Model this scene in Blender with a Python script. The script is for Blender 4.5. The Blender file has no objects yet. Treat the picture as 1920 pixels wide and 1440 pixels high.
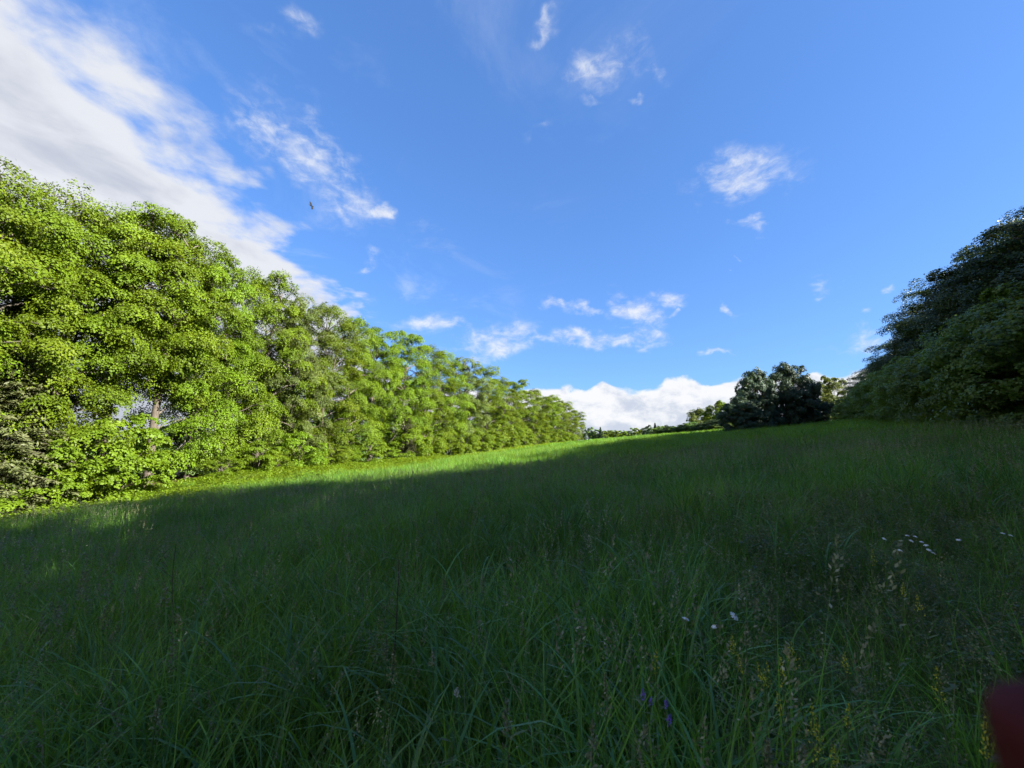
import bpy, math, random
import numpy as np
from mathutils import Vector, Matrix

# ------------------------------------------------------------------ camera
sc = bpy.context.scene
PITCH = math.radians(9.0)
FPX = 800.0                       # focal length in pixels of a 1920 px wide frame
CAM_H = 1.6
cam_d = bpy.data.cameras.new('camera')
cam_d.sensor_width = 36.0
cam_d.lens = 36.0 * FPX / 1920.0
cam_d.clip_start = 0.004
cam_d.clip_end = 20000
cam_d.dof.use_dof = True
cam_d.dof.focus_distance = 14.0
cam_d.dof.aperture_fstop = 6.5   # pupil of about 2 mm, as a small camera has
cam = bpy.data.objects.new('camera', cam_d)
sc.collection.objects.link(cam)
cam.location = (0, 0, CAM_H)
cam.rotation_euler = (math.pi / 2 + PITCH, 0, 0)
sc.camera = cam

def ray(u, v):
    """world direction through a point of the 1920 x 1440 photograph"""
    a, b = (u - 960) / FPX, (720 - v) / FPX
    c, s = math.cos(PITCH), math.sin(PITCH)
    return np.array([a, c - s * b, s + c * b])

# ------------------------------------------------------------------ light
SUN_AZ, SUN_EL = math.radians(112), math.radians(26)   # azimuth clockwise from +Y
SUN = np.array([math.sin(SUN_AZ) * math.cos(SUN_EL), math.cos(SUN_AZ) * math.cos(SUN_EL), math.sin(SUN_EL)])
sun_d = bpy.data.lights.new('sun', 'SUN')
sun_d.energy = 5.0
sun_d.angle = math.radians(0.53)
sun_d.color = (1.0, 0.93, 0.80)
sun = bpy.data.objects.new('sun', sun_d)
sc.collection.objects.link(sun)
sun.rotation_euler = Vector(SUN).to_track_quat('Z', 'Y').to_euler()

sc.view_settings.view_transform = 'Standard'
sc.view_settings.look = 'None'
sc.view_settings.gamma = 1.0
sc.view_settings.use_curve_mapping = False
sc.view_settings.exposure = 2.28
try:
    sc.cycles.max_bounces = 6
    sc.cycles.diffuse_bounces = 4
    sc.cycles.glossy_bounces = 2
    sc.cycles.transmission_bounces = 4
    sc.cycles.use_denoising = True
    sc.cycles.caustics_reflective = False
    sc.cycles.caustics_refractive = False
except Exception:
    pass

# ------------------------------------------------------------------ node helper
class NT:
    def __init__(self, tree):
        self.t = tree; self.n = tree.nodes; self.l = tree.links
    def add(self, kind, **kw):
        nd = self.n.new(kind)
        for k, v in kw.items():
            setattr(nd, k, v)
        return nd
    def put(self, sock, v):
        if v is None: return
        if hasattr(v, 'is_output'):
            self.l.new(v, sock)
        else:
            sock.default_value = v
    def m(self, op, a, b=None, c=None, clamp=False):
        nd = self.add('ShaderNodeMath', operation=op, use_clamp=clamp)
        for i, v in enumerate((a, b, c)):
            if v is not None: self.put(nd.inputs[i], v)
        return nd.outputs[0]
    def vm(self, op, a, b=None):
        nd = self.add('ShaderNodeVectorMath', operation=op)
        self.put(nd.inputs[0], a)
        if b is not None:
            if op == 'SCALE': self.put(nd.inputs['Scale'], b)
            else: self.put(nd.inputs[1], b)
        return nd.outputs['Value'] if op in ('DOT_PRODUCT', 'LENGTH') else nd.outputs[0]
    def dot(self, a, vec): return self.vm('DOT_PRODUCT', a, tuple(float(x) for x in vec))
    def step(self, v, a, b):
        nd = self.add('ShaderNodeMapRange', interpolation_type='SMOOTHSTEP')
        self.put(nd.inputs[0], v); self.put(nd.inputs[1], a); self.put(nd.inputs[2], b)
        return nd.outputs[0]
    def noise(self, vec, scale, detail=4, rough=0.5, dist=0.0):
        nd = self.add('ShaderNodeTexNoise')
        if vec is not None: self.put(nd.inputs['Vector'], vec)
        nd.inputs['Scale'].default_value = scale
        nd.inputs['Detail'].default_value = detail
        nd.inputs['Roughness'].default_value = rough
        nd.inputs['Distortion'].default_value = dist
        return nd.outputs[0]
    def mix(self, f, a, b, mode='MIX'):
        nd = self.add('ShaderNodeMix', data_type='RGBA', blend_type=mode)
        self.put(nd.inputs[0], f); self.put(nd.inputs[6], a); self.put(nd.inputs[7], b)
        return nd.outputs[2]

# ------------------------------------------------------------------ sky with clouds
world = bpy.data.worlds.new('World')
sc.world = world
world.use_nodes = True
def build_sky():
    T = NT(world.node_tree); T.n.clear()
    out = T.add('ShaderNodeOutputWorld'); bg = T.add('ShaderNodeBackground')
    T.l.new(bg.outputs[0], out.inputs[0])
    bg.inputs[1].default_value = 0.074
    sky = T.add('ShaderNodeTexSky')
    sky.sky_type = 'NISHITA'; sky.sun_disc = False
    sky.sun_elevation = SUN_EL; sky.sun_rotation = SUN_AZ
    sky.air_density = 1.0; sky.dust_density = 0.6; sky.ozone_density = 2.5; sky.altitude = 300
    hs = T.add('ShaderNodeHueSaturation')
    hs.inputs['Hue'].default_value = 0.501
    hs.inputs['Saturation'].default_value = 1.15
    hs.inputs['Value'].default_value = 1.0
    T.l.new(sky.outputs[0], hs.inputs['Color'])
    # the film's response to the sky: its range from zenith to horizon is compressed
    F = 0.088 * 2 ** 1.85
    gm = T.add('ShaderNodeGamma'); T.l.new(T.vm('MULTIPLY', hs.outputs[0], (F, F, F)), gm.inputs[0]); gm.inputs[1].default_value = 0.6
    blue = T.vm('MULTIPLY', gm.outputs[0], (.335 / F, .509 / F, .82 / F))
    d = T.add('ShaderNodeTexCoord').outputs['Generated']
    d = T.vm('NORMALIZE', d)
    sep = T.add('ShaderNodeSeparateXYZ'); T.l.new(d, sep.inputs[0])
    dx, dy, dz = sep.outputs
    zc = T.m('MAXIMUM', dz, 0.03)
    px, py = T.m('DIVIDE', dx, zc), T.m('DIVIDE', dy, zc)
    # --- the big sheet on the left: a half plane of the cloud layer with a torn edge
    def P(u, v):
        r = ray(u, v); return r[:2] / r[2]
    a, b = P(205, 0), P(640, 560)
    al = (b - a) / np.linalg.norm(b - a)
    nl = np.array([-al[1], al[0]])           # points left of the edge
    if np.dot(P(50, 200) - a, nl) < 0: nl = -nl
    sd = T.m('ADD', T.m('MULTIPLY', px, float(nl[0])), T.m('MULTIPLY_ADD', py, float(nl[1]), float(-np.dot(a, nl))))
    sa = T.m('ADD', T.m('MULTIPLY', px, float(al[0])), T.m('MULTIPLY', py, float(al[1])))
    cv = T.add('ShaderNodeCombineXYZ')
    T.l.new(sd, cv.inputs[0]); T.l.new(T.m('MULTIPLY', sa, 0.8), cv.inputs[1])
    lay = cv.outputs[0]
    n1 = T.noise(lay, 3.1, 7, 0.52, 0.15)
    n1b = T.noise(lay, 0.9, 3, 0.5, 0.2)
    n2 = T.noise(lay, 7.0, 6, 0.6, 0.8)
    d_big = T.m('ADD', T.m('MULTIPLY', sd, 2.1), T.m('MULTIPLY', T.m('SUBTRACT', n1, 0.5), 2.6))
    d_big = T.m('ADD', d_big, T.m('MULTIPLY', T.m('SUBTRACT', n2, 0.5), 0.5))
    a_big = T.step(d_big, -0.10, 0.55)
    # --- single clouds: soft ellipses on the sky, torn by noise
    blobs = [  # u, v, half width px, half height px, tilt deg (image, clockwise), strength
        (585, 300, 150, 62, 46, .95), (640, 365, 60, 32, 35, .7), (545, 40, 52, 34, 60, .55), (500, 75, 70, 26, 10, .35),
        (1018, 45, 46, 18, -40, .66), (1125, 118, 80, 52, -10, .62), (1220, 150, 42, 20, 30, .55), (1120, 188, 24, 10, 0, .45), (1185, 188, 14, 9, 0, .6),
        (1030, 235, 46, 9, -25, .38), (720, 391, 22, 16, -25, .85), (682, 490, 20, 11, -10, .8), (1385, 332, 118, 46, -18, .85),
        (1400, 412, 44, 10, -5, .7), (1290, 395, 40, 12, 10, .4), (1108, 579, 38, 13, 4, 1.0), (1040, 572, 34, 9, 15, .6), (1195, 578, 52, 24, 18, 1.0), (1262, 566, 38, 16, 20, .9),
        (1090, 638, 80, 15, 3, 1.1), (1178, 636, 48, 16, -5, 1.0), (1225, 622, 36, 14, 10, .85), (930, 642, 72, 30, -14, 1.05), (890, 655, 44, 18, 0, .9),
        (820, 613, 66, 15, 8, .85), (1350, 664, 40, 6, -2, .9), (1370, 578, 20, 8, 10, .9), (1535, 544, 34, 14, -15, .85), (1368, 519, 9, 5, 0, .8),
        (1385, 477, 10, 5, 0, .7), (1678, 541, 17, 9, -30, .7), (1656, 588, 17, 9, 0, .8), (1628, 640, 58, 20, 3, 1.1), (1575, 655, 52, 9, 4, .8),
        (1265, 593, 14, 6, 0, .9), (1165, 610, 22, 6, 0, .7), (1008, 634, 26, 10, 0, .7), (660, 578, 30, 10, 10, .6),
    ]
    wn = T.add('ShaderNodeTexNoise'); wn.inputs['Scale'].default_value = 11.0; wn.inputs['Detail'].default_value = 5.0; T.l.new(d, wn.inputs['Vector'])
    dw = T.vm('ADD', d, T.vm('SCALE', T.vm('SUBTRACT', wn.outputs['Color'], (.5, .5, .5)), 0.13))
    c, s = math.cos(PITCH), math.sin(PITCH)
    right, up = np.array([1., 0, 0]), np.array([0, -s, c])
    best = None
    for (u, v, ru, rv, tilt, amp) in blobs:
        ru, rv, amp = ru * 1.15, rv * 1.12, amp * 1.06
        r = ray(u, v); L = np.linalg.norm(r); cd = r / L
        # tangent directions of the image axes at that spot, so that the cloud has its outline
        t = math.radians(tilt)
        e1 = right * math.cos(t) - up * math.sin(t); e2 = right * math.sin(t) + up * math.cos(t)
        J = []
        for e, rad in ((e1, ru), (e2, rv)):
            q = r + e * rad / FPX; q = q / np.linalg.norm(q); J.append(q - cd)
        A = np.array([J[0], J[1], cd]).T
        inv = np.linalg.inv(A)
        qu, qv = T.dot(dw, inv[0]), T.dot(dw, inv[1])
        q = T.m('ADD', T.m('MULTIPLY', qu, qu), T.m('MULTIPLY', qv, qv))
        q = T.m('MULTIPLY', T.m('POWER', 2.71828, T.m('MULTIPLY', q, -1.1)), amp)
        front = T.m('GREATER_THAN', T.dot(d, cd), 0.5)
        q = T.m('MULTIPLY', q, front)
        best = q if best is None else T.m('SMOOTH_MAX', best, q, 0.12)
    sk = T.add('ShaderNodeVectorMath', operation='MULTIPLY'); T.l.new(d, sk.inputs[0]); sk.inputs[1].default_value = (1.0, 0.8, 1.7)
    nb = T.noise(sk.outputs[0], 9.0, 8, 0.58, 0.5)
    nb2 = T.noise(sk.outputs[0], 30.0, 7, 0.6, 0.4)
    tear = T.m('ADD', T.m('MULTIPLY', T.m('SUBTRACT', nb, 0.5), 2.6), T.m('MULTIPLY', T.m('SUBTRACT', nb2, 0.5), 1.9))
    tear = T.m('MULTIPLY', tear, T.m('MINIMUM', T.m('MULTIPLY', best, 1.6), 1.0))
    d_small = T.m('ADD', best, tear)
    a_small = T.m('MULTIPLY', T.step(d_small, 0.20, 1.75), T.step(best, 0.04, 0.25))
    # --- faint cirrus veil here and there
    veil = T.m('MULTIPLY', T.step(T.noise(lay, 1.5, 8, 0.64, 0.8), 0.50, 0.78), 0.34)
    veil = T.m('MULTIPLY', veil, T.step(sd, -1.6, -0.2))
    # --- cumulus bank along the horizon
    hz = T.add('ShaderNodeCombineXYZ')
    T.l.new(dx, hz.inputs[0]); T.l.new(dy, hz.inputs[1]); T.l.new(T.m('MULTIPLY', dz, 1.5), hz.inputs[2])
    nz = T.noise(hz.outputs[0], 3.2, 3, 0.5)
    nz2 = T.noise(hz.outputs[0], 13.0, 6, 0.55, 0.3)
    vor = T.add('ShaderNodeTexVoronoi', feature='SMOOTH_F1'); vor.inputs['Scale'].default_value = 22.0
    T.l.new(hz.outputs[0], vor.inputs['Vector'])
    top = T.m('ADD', T.m('MULTIPLY_ADD', T.m('SUBTRACT', nz, 0.5), 0.055, 0.146), T.m('MULTIPLY', T.m('SUBTRACT', nz2, 0.5), 0.055))
    top = T.m('ADD', top, T.m('MULTIPLY', T.m('SUBTRACT', 0.42, vor.outputs[0]), 0.030))
    d_bank = T.m('SUBTRACT', top, dz)
    a_bank = T.step(d_bank, 0.0, 0.011)
    # shades of the clouds: bright rims, greyer bodies
    relief = T.noise(T.vm('ADD', lay, (0.05, -0.03, 0)), 2.6, 6, 0.55, 0.4)
    big_col = T.mix(T.step(T.m('ADD', T.m('MULTIPLY', d_big, 0.22), T.m('MULTIPLY', T.m('SUBTRACT', relief, 0.5), 3.2)), 0.0, 1.0),
                    (2.32, 2.38, 2.52, 1), (1.58, 1.68, 1.95, 1))
    bank_sh = T.m('ADD', T.m('MULTIPLY', d_bank, 6.0), T.m('MULTIPLY', T.m('SUBTRACT', T.noise(hz.outputs[0], 17.0, 6, 0.6, 0.2), 0.5), 2.6))
    bank_col = T.mix(T.step(bank_sh, 0.0, 0.75), (2.75, 2.75, 2.78, 1), (1.75, 1.9, 2.22, 1))
    small_col = T.mix(T.step(nb2, 0.35, 0.7), (2.1, 2.25, 2.6, 1), (2.62, 2.68, 2.78, 1))
    col = T.mix(veil, blue, (2.4, 2.6, 3.0, 1))
    col = T.mix(T.m('MULTIPLY', a_small, 0.9), col, small_col)
    col = T.mix(T.m('MULTIPLY', a_bank, 0.96), col, bank_col)
    col = T.mix(T.m('MULTIPLY', a_big, 0.97), col, big_col)
    T.l.new(col, bg.inputs[0])
build_sky()

# ------------------------------------------------------------------ object helpers
COL = sc.collection
protos = bpy.data.collections.new('grass_sources')      # meshes the grass stuff is grown from
def tag(o, label=None, cat=None, group=None, kind=None):
    if label: o['label'] = label
    if cat: o['category'] = cat
    if group: o['group'] = group
    if kind: o['kind'] = kind
    return o
def mesh_np(name, verts, faces, mat=None, var=None, smooth=False):
    """faces: int array (n,3) or (n,4), or a list of such arrays"""
    if not isinstance(faces, list): faces = [faces]
    faces = [np.asarray(f, dtype=np.int32) for f in faces if len(f)]
    me = bpy.data.meshes.new(name)
    verts = np.asarray(verts, dtype=np.float32)
    me.vertices.add(len(verts)); me.vertices.foreach_set('co', verts.ravel())
    nl = sum(f.size for f in faces); nf = sum(len(f) for f in faces)
    me.loops.add(nl); me.polygons.add(nf)
    me.loops.foreach_set('vertex_index', np.concatenate([f.ravel() for f in faces]))
    tot = np.concatenate([np.full(len(f), f.shape[1], np.int32) for f in faces])
    me.polygons.foreach_set('loop_start', np.concatenate([[0], np.cumsum(tot)[:-1]]).astype(np.int32))
    if smooth: me.polygons.foreach_set('use_smooth', np.ones(nf, bool))
    me.update(calc_edges=True)
    if var is not None:
        at = me.attributes.new('var', 'FLOAT', 'POINT')
        at.data.foreach_set('value', np.asarray(var, dtype=np.float32))
    if mat: me.materials.append(mat)
    return me
def obj(name, me, parent=None, loc=None):
    o = bpy.data.objects.new(name, me); COL.objects.link(o)
    if parent: o.parent = parent
    if loc is not None: o.location = loc
    return o
def empty(name, loc, rz=0.0, scale=1.0):
    o = bpy.data.objects.new(name, None); COL.objects.link(o)
    o.location = loc; o.rotation_euler = (0, 0, rz)
    o.scale = (scale,) * 3 if not isinstance(scale, tuple) else scale
    o.empty_display_size = 0.3
    return o
def nrm(v):
    v = np.asarray(v, float); return v / np.maximum(np.linalg.norm(v, axis=-1, keepdims=True), 1e-9)

class Tubes:
    """tapered tubes along paths, collected into one mesh"""
    def __init__(self, k=6): self.v = []; self.f = []; self.n = 0; self.k = k
    def add(self, pts, rad, k=None, flare=None):
        k = k or self.k
        pts = np.asarray(pts, float); rad = np.asarray(rad, float)
        n = len(pts)
        tg = nrm(np.gradient(pts, axis=0))
        ref = np.array([0, 0, 1.0]) if abs(tg[0][2]) < 0.8 else np.array([1.0, 0, 0])
        s = nrm(np.cross(tg, ref)); w = np.cross(tg, s)
        a = np.arange(k) * 2 * math.pi / k
        ring = pts[:, None] + rad[:, None, None] * (np.cos(a)[None, :, None] * s[:, None] + np.sin(a)[None, :, None] * w[:, None])
        self.v.append(ring.reshape(-1, 3))
        i = np.arange(n - 1)[:, None] * k; j = np.arange(k)[None, :]; j2 = (j + 1) % k
        self.f.append((np.stack([i + j, i + j2, i + k + j2, i + k + j], -1).reshape(-1, 4)) + self.n)
        # end cap: a point
        self.n += n * k
    def mesh(self, name, mat):
        return mesh_np(name, np.concatenate(self.v), np.concatenate(self.f), mat, smooth=True)

def leaf_geo(p, n, d, L, W, fold=0.12):
    """folded rhombic leaves: 4 vertices, 2 triangles each"""
    n = nrm(n); d = nrm(d - n * np.sum(n * d, -1, keepdims=True)); s = np.cross(n, d)
    L = np.asarray(L).reshape(-1, 1); W = np.asarray(W).reshape(-1, 1)
    base, tip = p - d * L * .5, p + d * L * .5 - n * L * .12
    mid = p - d * L * 0.05
    le, ri = mid + s * W * .5 - n * W * fold, mid - s * W * .5 - n * W * fold
    N = len(p)
    v = np.stack([base, ri, tip, le], 1).reshape(-1, 3)
    i = np.arange(N)[:, None] * 4
    f = np.concatenate([i + np.array([[0, 1, 2]]), i + np.array([[0, 2, 3]])])
    return v, f

# ------------------------------------------------------------------ materials
def new_mat(name):
    m = bpy.data.materials.new(name); m.use_nodes = True
    T = NT(m.node_tree); T.n.clear()
    out = T.add('ShaderNodeOutputMaterial')
    return m, T, out
def leaf_mat(name, dark, mid, bright, trans=0.38, rough=0.5, spec=0.35, tcol=None, objvar=0.25):
    m, T, out = new_mat(name)
    at = T.add('ShaderNodeAttribute', attribute_name='var').outputs['Fac']
    oi = T.add('ShaderNodeObjectInfo').outputs['Random']
    c = T.mix(T.step(at, 0.0, 0.6), (*dark, 1), (*mid, 1))
    c = T.mix(T.step(at, 0.55, 1.0), c, (*bright, 1))
    hs = T.add('ShaderNodeHueSaturation')
    T.put(hs.inputs['Hue'], T.m('MULTIPLY_ADD', oi, 0.018 * objvar / .25, 0.5 - 0.011 * objvar / .25))
    T.put(hs.inputs['Value'], T.m('MULTIPLY_ADD', oi, objvar * 1.6, 1 - objvar * .8))
    T.l.new(c, hs.inputs['Color'])
    p = T.add('ShaderNodeBsdfPrincipled')
    T.l.new(hs.outputs[0], p.inputs['Base Color'])
    p.inputs['Roughness'].default_value = rough
    p.inputs['Specular IOR Level'].default_value = spec
    tr = T.add('ShaderNodeBsdfTranslucent')
    T.put(tr.inputs[0], T.mix(1.0, hs.outputs[0], tcol or (1.75, 1.35, 0.35, 1), 'MULTIPLY'))
    mx = T.add('ShaderNodeMixShader'); mx.inputs[0].default_value = trans
    T.l.new(p.outputs[0], mx.inputs[1]); T.l.new(tr.outputs[0], mx.inputs[2])
    T.l.new(mx.outputs[0], out.inputs[0])
    return m
def bark_mat(name, a, b, scale=6.0):
    m, T, out = new_mat(name)
    co = T.add('ShaderNodeTexCoord').outputs['Object']
    mp = T.add('ShaderNodeMapping'); mp.inputs['Scale'].default_value = (1, 1, 0.18); T.l.new(co, mp.inputs[0])
    n = T.noise(mp.outputs[0], scale * 3, 8, 0.65, 0.3)
    n2 = T.noise(co, 1.6, 4, 0.6)
    c = T.mix(T.step(n, 0.3, 0.7), (*a, 1), (*b, 1))
    c = T.mix(T.m('MULTIPLY', T.step(n2, 0.5, 0.75), 0.5), c, (0.13, 0.14, 0.10, 1))
    p = T.add('ShaderNodeBsdfPrincipled'); T.l.new(c, p.inputs['Base Color']); p.inputs['Roughness'].default_value = 0.9
    bp = T.add('ShaderNodeBump'); bp.inputs['Strength'].default_value = 0.8; bp.inputs['Distance'].default_value = 0.03
    T.l.new(n, bp.inputs['Height']); T.l.new(bp.outputs[0], p.inputs['Normal'])
    T.l.new(p.outputs[0], out.inputs[0])
    return m
def plain_mat(name, col, rough=0.6, trans=0.0, var=0.15, scale=40):
    m, T, out = new_mat(name)
    co = T.add('ShaderNodeTexCoord').outputs['Object']
    n = T.noise(co, scale, 3)
    c = T.mix(n, tuple(x * (1 - var) for x in col) + (1,), tuple(min(1, x * (1 + var)) for x in col) + (1,))
    p = T.add('ShaderNodeBsdfPrincipled'); T.l.new(c, p.inputs['Base Color']); p.inputs['Roughness'].default_value = rough
    sh = p.outputs[0]
    if trans:
        tr = T.add('ShaderNodeBsdfTranslucent'); T.l.new(c, tr.inputs[0])
        mx = T.add('ShaderNodeMixShader'); mx.inputs[0].default_value = trans
        T.l.new(sh, mx.inputs[1]); T.l.new(tr.outputs[0], mx.inputs[2]); sh = mx.outputs[0]
    T.l.new(sh, out.inputs[0])
    return m

M = {
 'maple':  leaf_mat('maple_leaf', (.054, .098, .007), (.096, .156, .010), (.144, .212, .015), spec=.12, trans=.32),
 'ash':    leaf_mat('ash_leaf', (.060, .100, .020), (.098, .150, .028), (.135, .185, .042), spec=.25),
 'bright': leaf_mat('sapling_leaf', (.075, .135, .010), (.112, .190, .012), (.150, .225, .016), trans=.45, spec=.2),
 'dark':   leaf_mat('cherry_leaf', (.024, .050, .030), (.038, .072, .042), (.056, .094, .054), trans=.22, spec=.3),
 'green':  leaf_mat('hazel_leaf', (.072, .140, .030), (.108, .195, .044), (.145, .240, .058), trans=.40, spec=.45, rough=.45),
 'maple_shade':    leaf_mat('shaded_maple_leaf', (.026, .052, .020), (.042, .078, .027), (.060, .102, .036), trans=.22, spec=.35, rough=.45),  # maple leaf made darker, less translucent: the wood's shade put into the colour
 'needle': leaf_mat('spruce_needle', (.048, .062, .024), (.080, .092, .036), (.115, .120, .054), trans=.12, spec=.3),
 'bark':   bark_mat('grey_brown_bark', (.035, .028, .022), (.105, .085, .068)),
 'twig':   bark_mat('grey_twig_bark', (.05, .042, .035), (.15, .13, .11), 9),
 'fern':   leaf_mat('fern_frond', (.050, .105, .012), (.080, .155, .016), (.115, .19, .02), trans=.35),
}

# ------------------------------------------------------------------ ground
LX0, LK = -33.0, 0.285            # trunk line of the left wood: x = LX0 + LK * y
RX0, RK = 16.5, 0.70              # trunk line of the right wood
def gh(x, y):
    x = np.asarray(x, float); y = np.asarray(y, float)
    s = 0.1 * x + 0.023 * y
    h = np.where(s > 0, 25 * (1 - np.exp(-np.clip(s, 0, None) / 25)), 3 * (np.exp(np.clip(s, -60, 0) / 3) - 1))
    h = h - 0.01 * np.clip(y - 110, 0, None)
    st = lambda v, a, b: (lambda t: t * t * (3 - 2 * t))(np.clip((v - a) / (b - a), 0, 1))
    h = h + .85 * st(y, 20, 34) * st(-x, 6, 20) * (1 - st(y, 60, 105))
    r = np.hypot(x, y)
    h = h - np.clip((np.clip(r - 270, 0, None)) * 0.07, 0, 45)
    w = np.exp(-(r / 260) ** 2)
    h = h + w * (0.16 * np.sin(0.23 * x + 1.0) * np.sin(0.19 * y + .5) + 0.07 * np.sin(0.71 * x + .3 * y) * np.sin(.63 * y - .2 * x + 2))
    h0 = 0.16 * math.sin(1.0) * math.sin(.5)
    return h - h0 * np.exp(-(r / 6) ** 2)
def on_ground(u, v, far=400):
    """where the sight line through a photo point meets the ground"""
    r = ray(u, v); t = 0.8
    while t < far:
        p = np.array([0, 0, CAM_H]) + r * t
        if p[2] < gh(p[0], p[1]): break
        t *= 1.01
    return float(p[0]), float(p[1])
def pt(x, y, dz=0.0): return (float(x), float(y), float(gh(x, y)) + dz)

def ground_mat():
    m, T, out = new_mat('meadow_soil')
    co = T.add('ShaderNodeTexCoord').outputs['Object']
    n, n2 = T.noise(co, 0.35, 6, .6), T.noise(co, 9.0, 6, .65)
    c = T.mix(T.step(n2, .3, .7), (.045, .068, .016, 1), (.085, .135, .030, 1))
    c = T.mix(T.m('MULTIPLY', T.step(n, .45, .7), .5), c, (.130, .190, .045, 1))
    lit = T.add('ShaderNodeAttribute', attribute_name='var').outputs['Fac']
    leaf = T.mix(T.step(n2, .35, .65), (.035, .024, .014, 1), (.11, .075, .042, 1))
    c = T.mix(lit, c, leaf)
    p = T.add('ShaderNodeBsdfPrincipled'); T.l.new(c, p.inputs['Base Color']); p.inputs['Roughness'].default_value = .95
    p.inputs['Specular IOR Level'].default_value = 0.1
    bp = T.add('ShaderNodeBump'); bp.inputs['Distance'].default_value = .06; T.l.new(n2, bp.inputs['Height']); T.l.new(bp.outputs[0], p.inputs['Normal'])
    T.l.new(p.outputs[0], out.inputs[0]); return m
def build_ground():
    N = 260
    a = np.linspace(-1, 1, N); g = np.sinh(a * 7.2) / math.sinh(7.2) * 7000
    X, Y = np.meshgrid(g, g, indexing='ij'); Z = gh(X, Y)
    v = np.stack([X, Y, Z], -1).reshape(-1, 3)
    i = (np.arange(N - 1)[:, None] * N + np.arange(N - 1)[None, :]).ravel()
    f = np.stack([i, i + N, i + N + 1, i + 1], -1)
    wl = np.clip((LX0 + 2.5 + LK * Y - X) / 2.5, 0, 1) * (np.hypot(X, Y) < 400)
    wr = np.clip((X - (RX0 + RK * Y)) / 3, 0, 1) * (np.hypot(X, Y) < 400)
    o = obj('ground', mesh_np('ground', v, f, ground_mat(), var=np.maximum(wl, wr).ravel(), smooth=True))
    tag(o, 'sloping meadow ground under the grass', None, None, 'structure')
build_ground()

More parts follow.
